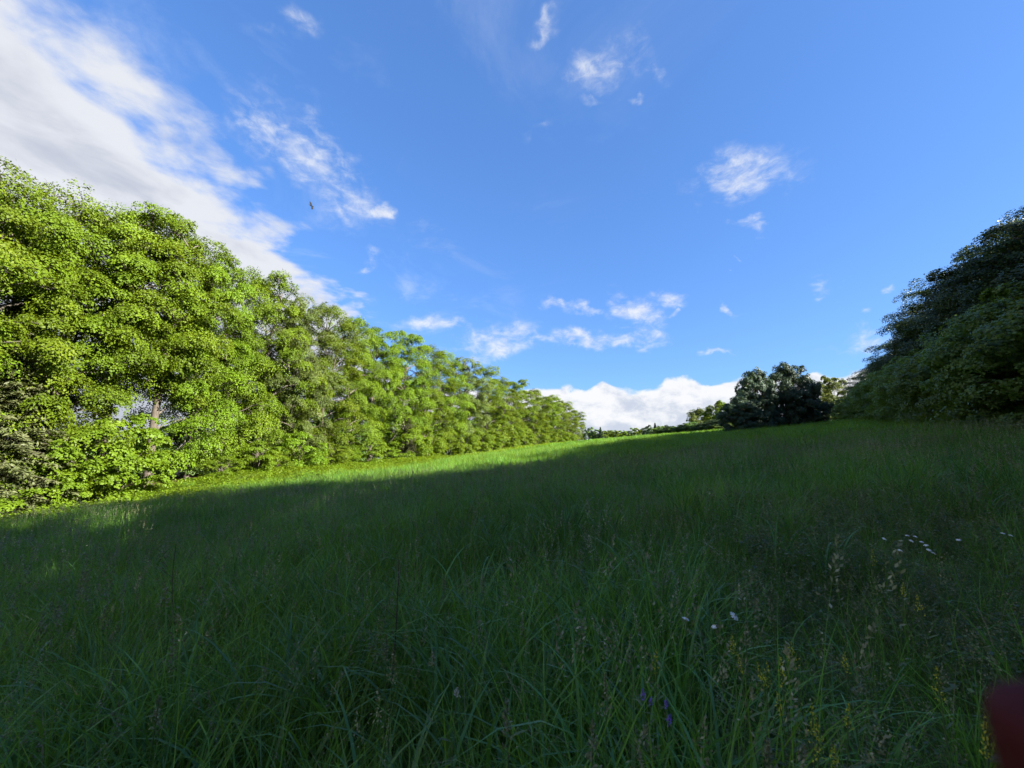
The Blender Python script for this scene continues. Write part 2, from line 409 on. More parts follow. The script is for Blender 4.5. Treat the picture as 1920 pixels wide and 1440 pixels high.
# ------------------------------------------------------------------ trees
def grow(seed, H, R, base=.2, boughs=50, sprays=15, leaves=96, leaf=.122, lm='maple', trunk_r=.2, fork=.4, leaders=3,
         bough_r=.32, flat=.50, up=0.78, stems=0, bm='bark', droop=.08, lumpy=.2):
    """a broadleaf tree (or with stems > 0 a many-stemmed shrub): trunk, branches and crown meshes"""
    g = np.random.default_rng(seed)
    tr, brn = Tubes(9), Tubes(4)
    lead = []
    if stems == 0:
        hf = H * fork
        zt = np.linspace(-.35, hf, 7); wob = np.cumsum(g.normal(0, .05, (7, 2)), 0) * H / 16
        path = np.column_stack([wob, zt])
        rr = trunk_r * np.linspace(1.0, .74, 7); rr[0] *= 1.5; rr[1] *= 1.08
        tr.add(path, rr)
        a0 = g.uniform(0, 6.28)
        for k in range(leaders):
            a = a0 + k * 6.28 / leaders + g.normal(0, .3); sp = R * g.uniform(.16, .42) if k else R * .08
            t = np.linspace(0, 1, 7)[:, None]
            end = np.array([math.cos(a) * sp, math.sin(a) * sp, H * g.uniform(.70, .84) - hf])
            p = path[-1] + t * end; p[:, :2] += np.sin(t * math.pi) * g.normal(0, .12, 2) * H / 16
            tr.add(p - (t == 0) * np.array([0, 0, .1]), trunk_r * (.62 if leaders > 1 else .74) * np.linspace(1, .12, 7), 6)
            lead.append(p)
        lead.append(path[3:])
    else:
        for k in range(stems):
            a = k * 6.28 / stems + g.normal(0, .3); sp = R * g.uniform(.15, .55)
            t = np.linspace(0, 1, 6)[:, None]
            p = np.array([math.cos(a) * .12, math.sin(a) * .12, -.2]) + t * np.array([math.cos(a) * sp, math.sin(a) * sp, H * g.uniform(.65, .9) + .2])
            p[:, :2] *= (t ** .5 + .0)
            tr.add(p, trunk_r * g.uniform(.6, 1) * np.linspace(1, .15, 6), 5); lead.append(p)
    lead = np.concatenate(lead)
    P, Nn, D, LL, VV = [], [], [], [], []
    def prof(t):
        return np.where(t > .4, np.sqrt(np.clip(1 - (np.clip(t - .4, 0, 1) / .6) ** 2.9, 0, 1)), .80 + .2 * t / .4)
    tt = (np.arange(4000) + .5) / 4000; cw = np.cumsum(prof(tt) + .12); cw /= cw[-1]
    lob = g.uniform(0, 6.28, 3)
    for i in range(boughs):
        t = float(np.interp((i + g.uniform(.1, .9)) / boughs, cw, tt))
        a = i * 2.39996 + g.normal(0, .35)
        inner = g.random() < (.12 if t < .8 else .42)
        br = R * bough_r * g.uniform(.72, 1.25)
        rad = R * float(prof(np.array(t))) * (1 + lumpy * math.sin(2 * a + lob[0]) * math.sin(5 * t + lob[1]))
        rad = rad * (g.uniform(.15, .5) if inner else g.uniform(.70, 1.0)) - br * .45
        rad = max(rad, 0.05 * R)
        z = H * (base + (1 - base) * t) - br * flat * .8 * (t > .5) 
        c = np.array([math.cos(a) * rad, math.sin(a) * rad, max(z, br * flat * .55)])
        out = np.array([math.cos(a), math.sin(a), 0])
        # limb from the nearest leader point that lies lower and further in
        want = np.array([c[0] * .25, c[1] * .25, c[2] - .25 * np.hypot(c[0], c[1]) - .3])
        j = np.argmin(np.linalg.norm(lead - want, axis=1)); s = lead[j]
        q = np.linspace(0, 1, 5)[:, None]
        lp = s + q * (c - s); lp[:, 2] += np.sin(q[:, 0] * math.pi) * .10 * np.linalg.norm(c - s); lp[1:-1] += g.normal(0, .07, (3, 3)) * br
        r0 = min(trunk_r * .34, .022 * np.linalg.norm(c - s) + .015)
        brn.add(lp, np.linspace(r0, r0 * .28, 5), 5)
        bv = g.random()
        for k in range(sprays):
            dv = g.normal(0, 1, 3); dv[2] = abs(dv[2]) * 1.1 - .3; dv /= np.linalg.norm(dv); dv += out * .4
            rr = g.uniform(.5, 1.0)
            scn = c + dv * np.array([br, br, br * flat]) * rr - np.array([0, 0, droop * br * rr * rr * np.hypot(dv[0], dv[1])])
            if scn[2] < .08: scn[2] = g.uniform(.08, .3)
            if k % 3 == 0:
                mid = (c + scn) / 2 + g.normal(0, .05, 3) * br
                brn.add([lp[-2], (lp[-2] + mid) / 2 + [0, 0, .03], mid, scn], [r0 * .28, r0 * .24, r0 * .18, r0 * .08], 3)
            sn = nrm(np.array([0, 0, up]) + dv * .85 + g.normal(0, .2, 3))
            sr = br * g.uniform(.30, .48)
            n = int(leaves * g.uniform(.7, 1.3))
            aa = g.uniform(0, 6.283, n); ra = np.sqrt(g.uniform(0, 1, n)) * sr * (1 + .28 * np.sin(3 * aa + k))
            e1 = nrm(np.cross(sn, [.3, .9, .1])); e2 = np.cross(sn, e1)
            rv = np.cos(aa)[:, None] * e1 + np.sin(aa)[:, None] * e2
            pp = scn + rv * ra[:, None] + sn * (g.normal(0, .16 * sr, n) - .35 * ra * ra / sr)[:, None]
            P.append(pp); Nn.append(sn + g.normal(0, .42, (n, 3)) + rv * (.35 * ra / sr)[:, None])
            D.append(rv + g.normal(0, .5, (n, 3)) + np.array([0, 0, -.25]))
            LL.append(leaf * g.uniform(.65, 1.3, n)); VV.append(np.clip(.36 * bv + .26 * g.random() + .40 * g.random(n), 0, 1))
    P, Nn, D, LL, VV = map(np.concatenate, (P, Nn, D, LL, VV))
    v, f = leaf_geo(P, Nn, D, LL, LL * .82)
    cm = mesh_np('crown', v, f, M[lm], var=np.repeat(VV, 4))
    return dict(trunk=tr.mesh('trunk', M[bm]), branches=brn.mesh('branches', M['twig']), crown=cm, H=H, R=R)

def grow_spruce(seed, H, R, lm='needle', dens=1.0, whorl=.34):
    g = np.random.default_rng(seed)
    tr, brn = Tubes(8), Tubes(4)
    z = np.linspace(-.3, H, 9)
    tr.add(np.column_stack([z * 0, z * 0, z]), np.linspace(.016 * H + .02, .008, 9))
    P, Nn, D, LL, VV = [], [], [], [], []
    zz = .25
    while zz < H - .15:
        f = 1 - zz / H
        nb = 7 if f > .2 else 5
        a0 = g.uniform(0, 6.28)
        for k in range(nb):
            a = a0 + k * 6.283 / nb + g.normal(0, .15); L = max(R * (f ** .85) * g.uniform(.72, 1.12), .12)
            o = np.array([math.cos(a), math.sin(a), 0]); q = np.linspace(0, 1, 5)[:, None]
            path = np.array([0, 0, zz]) + o * q * L + np.array([0, 0, 1]) * (.10 * L * q - .42 * L * q ** 2 + .14 * L * q ** 4) * (1 if f > .15 else -.8)
            brn.add(path, np.linspace(.012 + .006 * L, .004, 5), 4)
            side = np.array([-o[1], o[0], 0])
            n = int(170 * dens * (L / R + .15))
            t = g.uniform(.12, 1, n); w = g.uniform(-1, 1, n)
            sl = L * .34 * (1.08 - t) + .06
            b = np.stack([np.interp(t, q[:, 0], path[:, i]) for i in range(3)], -1)
            pos = b + side * (w * sl)[:, None] + o * (np.abs(w) * sl * .45)[:, None] + np.array([0, 0, -1]) * (np.abs(w) * sl * .25 + g.normal(0, .03, n))[:, None]
            P.append(pos); Nn.append(np.array([0, 0, 1]) + g.normal(0, .4, (n, 3)))
            D.append(o * .8 + side * np.sign(w)[:, None] * .7 + g.normal(0, .25, (n, 3)))
            LL.append(g.uniform(.16, .34, n) * (.5 + .5 * min(1, H / 8))); VV.append(np.clip(.3 * g.random() + .35 * t + .35 * g.random(n), 0, 1))
        zz += whorl * g.uniform(.75, 1.25) * (.5 + .5 * f) * max(.5, H / 9)
    P, Nn, D, LL, VV = map(np.concatenate, (P, Nn, D, LL, VV))
    v, f = leaf_geo(P, Nn, D, LL, LL * .30)
    return dict(trunk=tr.mesh('trunk', M['bark']), branches=brn.mesh('branches', M['twig']),
                crown=mesh_np('crown', v, f, M[lm], var=np.repeat(VV, 4)), H=H, R=R)

def plant_tree(pr, name, label, cat, x, y, H=None, W=None, rz=0.0, group=None, sink=0.0, leaf=None):
    """a tree of its own: an empty at the foot with trunk, branches and crown"""
    sz = (H or pr['H']) / pr['H']; sx = (W or pr['R'] * sz) / pr['R']
    e = empty(name, pt(x, y, -sink), rz, (sx, sx, sz))
    for part in ('trunk', 'branches', 'crown'):
        o = obj(part, pr[part], e)
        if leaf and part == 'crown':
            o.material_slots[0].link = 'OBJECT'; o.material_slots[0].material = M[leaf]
    return tag(e, label, cat, group)

ORD = ['first', 'second', 'third', 'fourth', 'fifth', 'sixth', 'seventh', 'eighth', 'ninth', 'tenth', 'eleventh', 'twelfth', 'thirteenth',
       'fourteenth', 'fifteenth', 'sixteenth', 'seventeenth', 'eighteenth', 'nineteenth', 'twentieth'] + \
      ['twenty-' + w for w in ('first', 'second', 'third', 'fourth', 'fifth', 'sixth', 'seventh', 'eighth', 'ninth')] + ['thirtieth'] + \
      ['thirty-' + w for w in ('first', 'second', 'third', 'fourth', 'fifth', 'sixth', 'seventh', 'eighth', 'ninth')] + ['fortieth']

maples = [grow(11, 18, 5.0, .04, 62, fork=.42), grow(12, 18, 4.8, .07, 58, fork=.5, leaders=2), grow(13, 18, 5.2, .03, 64, fork=.36, leaders=4),
          grow(14, 18, 4.6, .30, 58, fork=.5, trunk_r=.26), grow(15, 18, 5.0, .03, 60, fork=.3, leaders=3, lumpy=.3)]
ashes = [grow(21, 18, 4.6, .05, 92, sprays=14, leaves=80, leaf=.115, lm='ash', bough_r=.27, flat=.85, up=.35)]
shrubs = [grow(31, 4, 2.3, .02, 22, sprays=12, leaves=52, leaf=.13, lm='bright', trunk_r=.05, stems=7, bough_r=.36, flat=.5, up=1.0),
          grow(32, 4, 2.0, .02, 20, sprays=12, leaves=50, leaf=.13, lm='bright', trunk_r=.05, stems=6, bough_r=.38, flat=.42, up=1.1)]
hazels = [grow(41, 8, 3.4, .02, 64, sprays=13, leaves=74, leaf=.125, lm='green', trunk_r=.08, stems=9, bough_r=.30, flat=.8, up=.45),
          grow(42, 8, 3.2, .02, 64, sprays=13, leaves=74, leaf=.125, lm='green', trunk_r=.08, stems=8, bough_r=.29, flat=.75, up=.45)]
cherry = [grow(51, 9.5, 3.5, .0, 120, sprays=13, leaves=54, leaf=.17, lm='dark', trunk_r=.14, fork=.15, leaders=5, bough_r=.25, flat=1.0, up=.25, droop=-.15, lumpy=.3),
          grow(52, 9.5, 4.0, .0, 130, sprays=13, leaves=54, leaf=.17, lm='dark', trunk_r=.14, fork=.12, leaders=5, bough_r=.25, flat=1.0, up=.25, droop=-.2, lumpy=.3)]
far_tree = [grow(61, 5, 1.9, .05, 16, sprays=9, leaves=26, leaf=.24, lm='green', trunk_r=.07, fork=.3, bough_r=.4, flat=.7, up=.5),
            grow(62, 5, 1.7, .08, 16, sprays=9, leaves=26, leaf=.24, lm='bright', trunk_r=.07, fork=.3, bough_r=.4, flat=.8, up=.5),
            grow(63, 5, 2.4, .02, 18, sprays=9, leaves=28, leaf=.24, lm='dark', trunk_r=.07, fork=.2, bough_r=.38, flat=.7, up=.5)]
spruces = [grow_spruce(71, 9, 3.0), grow_spruce(72, 5, 1.4, 'dark', .6)]

rnd = random.Random(5)
# ---- left wood: trees whose tops stand where the photograph has them
def on_line(u, v, x0, k):
    r = ray(u, v); t = r[0] / r[1]; y = x0 / (t - k); x = x0 + k * y
    return x, y, CAM_H + r[2] / r[1] * y - float(gh(x, y))
left_tops = [  # u, v of the top, prototype, crown radius
    (-170, 250, 0, 5.4), (-60, 300, 2, 5.2), (52, 326, 0, 5.4), (150, 356, 4, 5.0), (262, 390, 3, 5.0), (345, 412, 3, 4.9), (402, 446, 1, 4.4),
    (455, 484, 2, 4.3), (512, 512, 1, 4.4), (556, 556, 5, 4.2), (602, 562, 0, 4.3), (650, 590, 4, 4.4), (712, 606, 3, 4.2), (752, 612, 1, 4.6), (800, 640, 2, 4.6),
    (838, 654, 0, 4.6), (878, 668, 5, 5.0), (916, 684, 4, 5.2), (946, 706, 2, 5.0), (972, 708, 1, 5.6), (1000, 726, 0, 5.6), (1022, 742, 3, 5.6), (1042, 740, 4, 6.2), (1060, 752, 2, 6.2), (1076, 768, 0, 5.8)]
i = 0
for (u, v, k, R) in left_tops:
    x, y, H = on_line(u, v, LX0, LK)
    pr = (maples + ashes)[k]
    jx, jy = rnd.uniform(-.8, .8), rnd.uniform(-.5, .5)
    if u < -20: lab = 'tall maple at the left wood edge, %s outside the left border of the picture' % ('just' if u > -100 else 'further')
    else:
        lab = ('%s tall %s of the left wood, from the left border' %
               (ORD[i], ['broad leafy maple', 'two-stemmed maple', 'maple leafy to the ground', 'maple with a bare lower trunk', 'full round maple', 'paler grey-green ash'][k])); i += 1
    plant_tree(pr, 'ash_tree' if k == 5 else 'maple_tree', lab, 'tree', x + jx, y + jy, H * 1.01, R * (.90 if u < 800 else 1.1), rnd.uniform(0, 6.28), 'trees of the left wood')
# second, lower rank close behind, glimpsed between the front trees
j = 0
for y in (12, 22, 42, 50, 60, 72, 86, 100, 114, 128, 144, 162, 182, 205, 230):
    x = LX0 + LK * y - 6.5 + rnd.uniform(-1, 1)
    plant_tree(maples[(j * 2 + 1) % 5], 'maple_tree', 'shaded maple behind the front trees of the left wood, %s from the left' % ORD[j], 'tree', x, y, rnd.uniform(12.5, 14.5), 4.4, rnd.uniform(0, 6.28), 'rear trees of the left wood')
    j += 1
j = 0
for y in (14, 20, 28, 34, 41, 48, 55, 63, 72, 82, 93, 105, 120, 137, 156, 178, 204):
    x = LX0 + LK * y - 3.4 + rnd.uniform(-.5, .5)
    plant_tree(hazels[j % 2], 'hazel_bush', 'dim hazel between the trunks of the left wood, %s from the left' % ORD[j], 'bush', x, y, rnd.uniform(3.6, 5.2) if y < 40 else rnd.uniform(6, 8.5), 3.2, rnd.uniform(0, 6.28), 'hazels inside the left wood')
    j += 1
# shrubs and saplings along the foot of the left wood
def foot(u, v): return on_ground(u, v)
shrub_px = [(150, 905, 4.6, 2.6, 0), (225, 895, 5.2, 2.4, 1), (60, 930, 3.0, 2.2, 0), (480, 884, 2.6, 1.8, 1), (420, 896, 1.6, 1.2, 0), (560, 876, 3.4, 2.2, 0), (618, 876, 2.5, 1.8, 1),
            (690, 866, 3.4, 2.2, 1), (770, 858, 4.2, 2.6, 0), (805, 855, 4.4, 2.4, 1), (870, 849, 4.6, 2.8, 0), (920, 845, 4.8, 3.0, 1), (960, 841, 6.0, 3.4, 0), (1010, 836, 5.5, 3.6, 1), (1050, 833, 6, 4.0, 0), (1082, 831, 5, 4.0, 1), (842, 852, 4.2, 2.6, 1), (900, 846, 4.6, 2.8, 0), (938, 843, 6.6, 3.4, 1), (985, 838, 4.6, 3.0, 0), (1030, 834, 5.0, 3.4, 1), (1068, 832, 5.0, 3.4, 0), (520, 880, 1.8, 1.3, 0), (655, 872, 1.8, 1.4, 0), (730, 864, 1.9, 1.4, 1)]
names = ['broad bright shrub', 'layered bright sapling']
for k, (u, v, H, R, p) in enumerate(sorted(shrub_px)):
    x, y, _ = on_line(u, v, LX0 + 2.6 + .35 * R, LK)
    plant_tree(shrubs[p], 'shrub' if p == 0 else 'maple_sapling', '%s lit at the foot of the left wood, %s from the left' % (names[p], ORD[k]), 'shrub' if p == 0 else 'sapling', x, y, H, R, rnd.uniform(0, 6.28), 'shrubs along the left wood')
for (u, v, H, R, lab) in [(0, 940, 9.0, 3.0, 'olive grey spruce at the left border of the picture'), (764, 858, 5.5, 1.9, 'small olive spruce between bright shrubs of the left wood'),
                          (1000, 836, 5.0, 1.9, 'small dark spruce at the far end of the left wood')]:
    x, y = foot(u, v)
    x, y, _ = on_line(u, v, LX0 + 3.2, LK)
    plant_tree(spruces[0], 'spruce_tree', lab, 'spruce', x, y, H, R, rnd.uniform(0, 6.28), 'spruces of the left wood')

# ---- right wood: its tall rank, shading the meadow, and the lower edge of hazels in front
right_tops = [(1975, 330, 0), (1930, 366, 2), (1886, 392, 1), (1840, 428, 4), (1812, 466, 0), (1776, 508, 3), (1745, 532, 2), (1722, 572, 1), (1700, 598, 4), (1678, 628, 0), (1656, 650, 2), (1636, 664, 3), (1616, 692, 1)]
right_tops.sort()
for k, (u, v, p) in enumerate(right_tops):
    x, y, H = on_line(u + 18, v + 20, RX0, RK)
    lab = '%s tall shaded maple of the right wood, counted from the far end' % ORD[k] if u < 1925 else 'tall shaded maple of the right wood, %s the right border' % ('just past' if u > 1950 else 'cut by')
    plant_tree(maples[p], 'right_wood_maple', lab, 'tree', x, y, H, 5.4 + .012 * y, rnd.uniform(0, 6.28), 'trees of the right wood', leaf='maple_shade')  # maple meshes in the leaf colour that has the shade painted in
# the same rank goes on past the picture, beside and behind the viewer: these throw the shade in the foreground
k = 0
for y in (19.5, 14.5, 9.5, 4.5, -0.5, -5.5, -11, -17):
    x = RX0 + RK * y + (4 if y > 8 else 0)
    plant_tree(maples[k % 5], 'right_wood_maple', 'maple of the right wood beside the viewer, outside the picture, %s past the border' % ORD[k], 'tree', x + rnd.uniform(-.5, .5), y, (14.0 if y > 8 else 18.5) + rnd.uniform(-.5, .5), 4.6 if y > 8 else 5.4, rnd.uniform(0, 6.28), 'right wood trees outside the picture', leaf='maple_shade')
    k += 1
for y in (27, 22, 17, 12, 7, 2, -4, -11):
    plant_tree(maples[k % 5], 'right_wood_maple', 'rear maple of the right wood outside the picture, %s past the border' % ORD[k - 8], 'tree', RX0 + RK * y + 9, y, 16.0, 5.2, rnd.uniform(0, 6.28), 'right wood trees outside the picture', leaf='maple_shade')
    k += 1
for y in (30, 24, 18, 12, 6, 0, -6):
    plant_tree(hazels[k % 2], 'hazel_bush', 'hazel of the right wood beside the viewer, outside the picture, %s past the border' % ORD[k - 16], 'bush', RX0 - 5 + RK * y + 4 * (y > 20), y - 3, 6.5, 3.2, rnd.uniform(0, 6.28), 'right wood bushes outside the picture')
    k += 1
for k, y in enumerate(range(26, -24, -4)):
    plant_tree(hazels[k % 2], 'hazel_bush', 'tall hazel among the right wood trunks outside the picture, %s past the border' % ORD[k], 'bush', RX0 + 2.5 + RK * y, y, 9.5, 3.8, rnd.uniform(0, 6.28), 'right wood bushes outside the picture')
k = 0
for y in (25, 29, 33, 38, 43, 49, 56, 64, 73, 83, 95, 109, 124):      # second rank behind closes the wood
    x = RX0 + RK * y + 4.5
    plant_tree(maples[(k + 2) % 5], 'right_wood_maple', 'rear maple inside the right wood, %s from the right border' % ORD[k], 'tree', x, y - 1.5, 13.8, 5.4, rnd.uniform(0, 6.28), 'rear trees of the right wood', leaf='maple_shade')
    k += 1
haz = []
for k, (u, vt, vb) in enumerate([(1965, 500, 775), (1915, 545, 775), (1868, 580, 782), (1830, 606, 784), (1795, 630, 786), (1765, 642, 787), (1738, 652, 788), (1712, 668, 788), (1690, 676, 788), (1668, 690, 788), (1648, 706, 788), (1628, 724, 788), (1608, 742, 788), (1592, 752, 788)]):
    x, y, H = on_line(u, vt, RX0 - 7.0, RK)
    haz.append((x, y, H))
haz.sort(key=lambda q: -q[1])
for k, (x, y, H) in enumerate(haz):
    plant_tree(hazels[k % 2], 'hazel_bush', 'leafy hazel in front of the right wood, %s from the far end' % ORD[k], 'bush', x, y, H, 3.0 + .012 * y, rnd.uniform(0, 6.28), 'hazels along the right wood')
for k, (u, v, H, R) in enumerate([(1880, 792, 2.6, 1.7), (1822, 790, 1.6, 1.3), (1740, 791, 1.8, 1.6), (1660, 790, 2.0, 1.8)]):
    x, y = foot(u, v)
    plant_tree(shrubs[k % 2], 'shrub', 'low shrub in the shade before the right wood, %s from the right border' % ORD[k], 'shrub', x, y, H, R, rnd.uniform(0, 6.28), 'low shrubs along the right wood')

# ---- the two dark trees on the slope, the bright one behind them, and the far hedge
def stand(u, vtop, dist):
    """a tree at a given distance whose top is at a photo point"""
    r = ray(u, vtop); y = dist; x = r[0] / r[1] * y
    return x, y, CAM_H + r[2] / r[1] * y - float(gh(x, y))
for (u, v, dd, R, pr, name, lab, cat) in [
    (1412, 692, 62, 3.0, cherry[0], 'cherry_tree', 'dark bushy tree with a pointed top, left one of the pair on the slope', 'tree'),
    (1474, 680, 64, 3.6, cherry[1], 'cherry_tree', 'dark spreading tree, right and taller one of the pair on the slope', 'tree'),
    (1386, 742, 60, 2.6, cherry[1], 'cherry_bush', 'low dark bush at the left foot of the dark pair of trees', 'bush'),
    (1519, 742, 66, 2.4, cherry[0], 'cherry_bush', 'low dark bush at the right foot of the dark pair of trees', 'bush'),
    (1553, 702, 165, 6.6, hazels[1], 'ash_tree', 'sunlit bright green tree between the dark pair and the right wood', 'tree'),
    (1310, 764, 165, 5.2, hazels[0], 'ash_tree', 'pale sunlit tree above the far hedge', 'tree'),
    (1348, 750, 150, 5.6, hazels[1], 'maple_tree', 'round half-lit maple behind the dark pair of trees', 'tree'),
    (1374, 752, 140, 5.6, hazels[0], 'maple_tree', 'green maple just left of the dark pair, behind it', 'tree')]:
    lf = {'ash_tree': 'ash', 'maple_tree': 'maple'}.get(name)
    x, y, H = stand(u, v, dd)
    plant_tree(pr, name, lab, cat, x, y, H + .2, R, rnd.uniform(0, 6.28), sink=.2, leaf=lf)
for k, u in enumerate(range(1236, 1366, 10)):
    x, y, H = stand(u + rnd.uniform(-3, 3), 802 - 16 * (u - 1236) / 130 + rnd.uniform(-5, 4), 124 - 18 * (u - 1236) / 130)
    plant_tree(hazels[k % 2], 'hazel_bush', 'bush of the far hedge, %s from its left end' % ORD[k], 'bush', x, y, H + .3, 2.9, rnd.uniform(0, 6.28), 'bushes of the far hedge', sink=.3, leaf='maple_shade' if k % 3 else 'green')
k = 0
for u in range(1102, 1264, 6):
    v = 804 + rnd.uniform(-5, 5) - (5 if u > 1200 else 0) - (6 if abs(u - 1226) < 4 else 0)
    x, y, H = stand(u + rnd.uniform(-2, 2), v, 150 + rnd.uniform(-6, 14))
    q = rnd.random()
    if q < .16: pr, nm, wd = spruces[1], 'young_spruce', 'small dark pointed spruce'
    elif q < .6: pr, nm, wd = far_tree[1], 'young_tree', 'small sunlit round tree'
    elif q < .85: pr, nm, wd = far_tree[0], 'young_tree', 'small green round tree'
    else: pr, nm, wd = far_tree[2], 'young_tree', 'small dark spreading tree'
    H = max(H, 1.4)
    plant_tree(pr, nm, '%s on the skyline, %s from the end of the left wood' % (wd, ORD[k]), 'tree', x, y, H + .3, 1.5 if pr is spruces[1] else 2.0, rnd.uniform(0, 6.28), 'young trees on the skyline', sink=.3)
    k += 1

# ------------------------------------------------------------------ grass
def ribbon(base, az, L, W, th0, curv, twist, segs=5):
    """grass blades: ribbons that leave the ground at angle th0 from upright and arch over by curv"""
    n = len(L); s = np.linspace(0, 1, segs + 1)
    th = th0[:, None] + curv[:, None] * s[None] ** 1.6
    ds = L[:, None] / segs
    hx = np.concatenate([np.zeros((n, 1)), np.cumsum(np.sin((th[:, 1:] + th[:, :-1]) / 2) * ds, 1)], 1)
    hz = np.concatenate([np.zeros((n, 1)), np.cumsum(np.cos((th[:, 1:] + th[:, :-1]) / 2) * ds, 1)], 1)
    o = np.stack([np.cos(az), np.sin(az), 0 * az], -1)
    c = base[:, None] + o[:, None] * hx[..., None] + np.array([0, 0, 1.]) * hz[..., None]
    wa = az[:, None] + math.pi / 2 + twist[:, None] * s[None]
    wv = np.stack([np.cos(wa), np.sin(wa), 0 * wa], -1)
    w = W[:, None] * np.clip(1.02 - s[None] ** 2.4, .03, 1) * np.clip(.55 + s[None] * 2, 0, 1)
    v = np.stack([c - wv * w[..., None] / 2, c + wv * w[..., None] / 2], 2).reshape(n, -1, 3)
    m = 2 * (segs + 1)
    k = np.arange(segs) * 2
    f = np.stack([k, k + 1, k + 3, k + 2], -1)[None] + (np.arange(n) * m)[:, None, None]
    return v.reshape(-1, 3), f.reshape(-1, 4), m

def grass_mat(name, dark, mid, bright, trans=.40, spec=.35, rough=.45, patch=.35):
    m, T, out = new_mat(name)
    at = T.add('ShaderNodeAttribute', attribute_name='var').outputs['Fac']
    oi = T.add('ShaderNodeObjectInfo').outputs['Random']
    pos = T.add('ShaderNodeNewGeometry').outputs['Position']
    pn = T.noise(pos, .22, 3, .55); pn2 = T.noise(pos, 1.1, 3, .55)
    c = T.mix(T.step(at, 0, .6), (*dark, 1), (*mid, 1)); c = T.mix(T.step(at, .6, 1.), c, (*bright, 1))
    c = T.mix(T.m('MULTIPLY', T.step(pn, .42, .66), patch), c, T.mix(1.0, c, (.80, .97, 1.35, 1), 'MULTIPLY'))
    c = T.mix(T.m('MULTIPLY', T.step(pn2, .5, .75), .45), c, T.mix(1.0, c, (1.4, 1.15, .8, 1), 'MULTIPLY'))
    hs = T.add('ShaderNodeHueSaturation'); T.l.new(c, hs.inputs['Color'])
    pn3 = T.m('MULTIPLY', T.step(T.noise(pos, .42, 4, .6, .4), .3, .7), .5)
    T.put(hs.inputs['Value'], T.m('MULTIPLY', T.m('MULTIPLY_ADD', oi, .5, .78), T.m('ADD', pn3, .78)))
    p = T.add('ShaderNodeBsdfPrincipled'); T.l.new(hs.outputs[0], p.inputs['Base Color'])
    p.inputs['Roughness'].default_value = rough; p.inputs['Specular IOR Level'].default_value = spec
    tr = T.add('ShaderNodeBsdfTranslucent'); T.put(tr.inputs[0], T.mix(1.0, hs.outputs[0], (1.5, 1.3, .5, 1), 'MULTIPLY'))
    mx = T.add('ShaderNodeMixShader'); mx.inputs[0].default_value = trans
    T.l.new(p.outputs[0], mx.inputs[1]); T.l.new(tr.outputs[0], mx.inputs[2]); T.l.new(mx.outputs[0], out.inputs[0])
    return m
M['grass'] = grass_mat('meadow_grass_blade', (.066, .150, .022), (.112, .235, .034), (.160, .295, .050), spec=.22, rough=.45)
M['sunlit_lush'] = grass_mat('sunlit_margin_blade', (.095, .155, .008), (.145, .225, .011), (.185, .265, .016), spec=.15, trans=.42, patch=.1)  # lush margin growth, with the strip's sunlight painted into its yellow-green
M['broad'] = grass_mat('broad_grass_blade', (.050, .130, .032), (.088, .205, .050), (.135, .265, .075), spec=.4, rough=.4)
M['seed'] = grass_mat('grass_seed_head', (.11, .13, .07), (.19, .20, .12), (.30, .30, .20), trans=.15, spec=.1, rough=.8)
M['weed'] = grass_mat('weed_leaf', (.070, .105, .036), (.110, .150, .050), (.16, .195, .07))
M['straw'] = grass_mat('dead_straw_blade', (.13, .11, .055), (.20, .17, .085), (.28, .24, .13), trans=.2, spec=.15)
M['pod'] = grass_mat('pale_seed_pod', (.12, .12, .06), (.20, .19, .10), (.32, .29, .17), trans=.2, spec=.15, rough=.7)

class Bag:
    """collects pieces of several materials into one mesh"""
    def __init__(self): self.v = []; self.f = []; self.var = []; self.mi = []; self.mats = []; self.n = 0
    def add(self, v, f, var, mat):
        if mat not in self.mats: self.mats.append(mat)
        f = np.asarray(f)
        if f.shape[1] == 3: f = np.concatenate([f, f[:, :1] * 0 - 1], 1)
        self.f.append(np.where(f < 0, -1, f + self.n)); self.v.append(v); self.var.append(var)
        self.mi.append(np.full(len(f), self.mats.index(mat))); self.n += len(v)
    def mesh(self, name):
        F = np.concatenate(self.f); mi = np.concatenate(self.mi)
        q = F[:, 3] >= 0
        me = mesh_np(name, np.concatenate(self.v), [F[q], F[~q][:, :3]], None, np.concatenate(self.var))
        for m in self.mats: me.materials.append(M[m] if isinstance(m, str) else m)
        me.polygons.foreach_set('material_index', np.concatenate([mi[q], mi[~q]]).astype(np.int32))
        return me

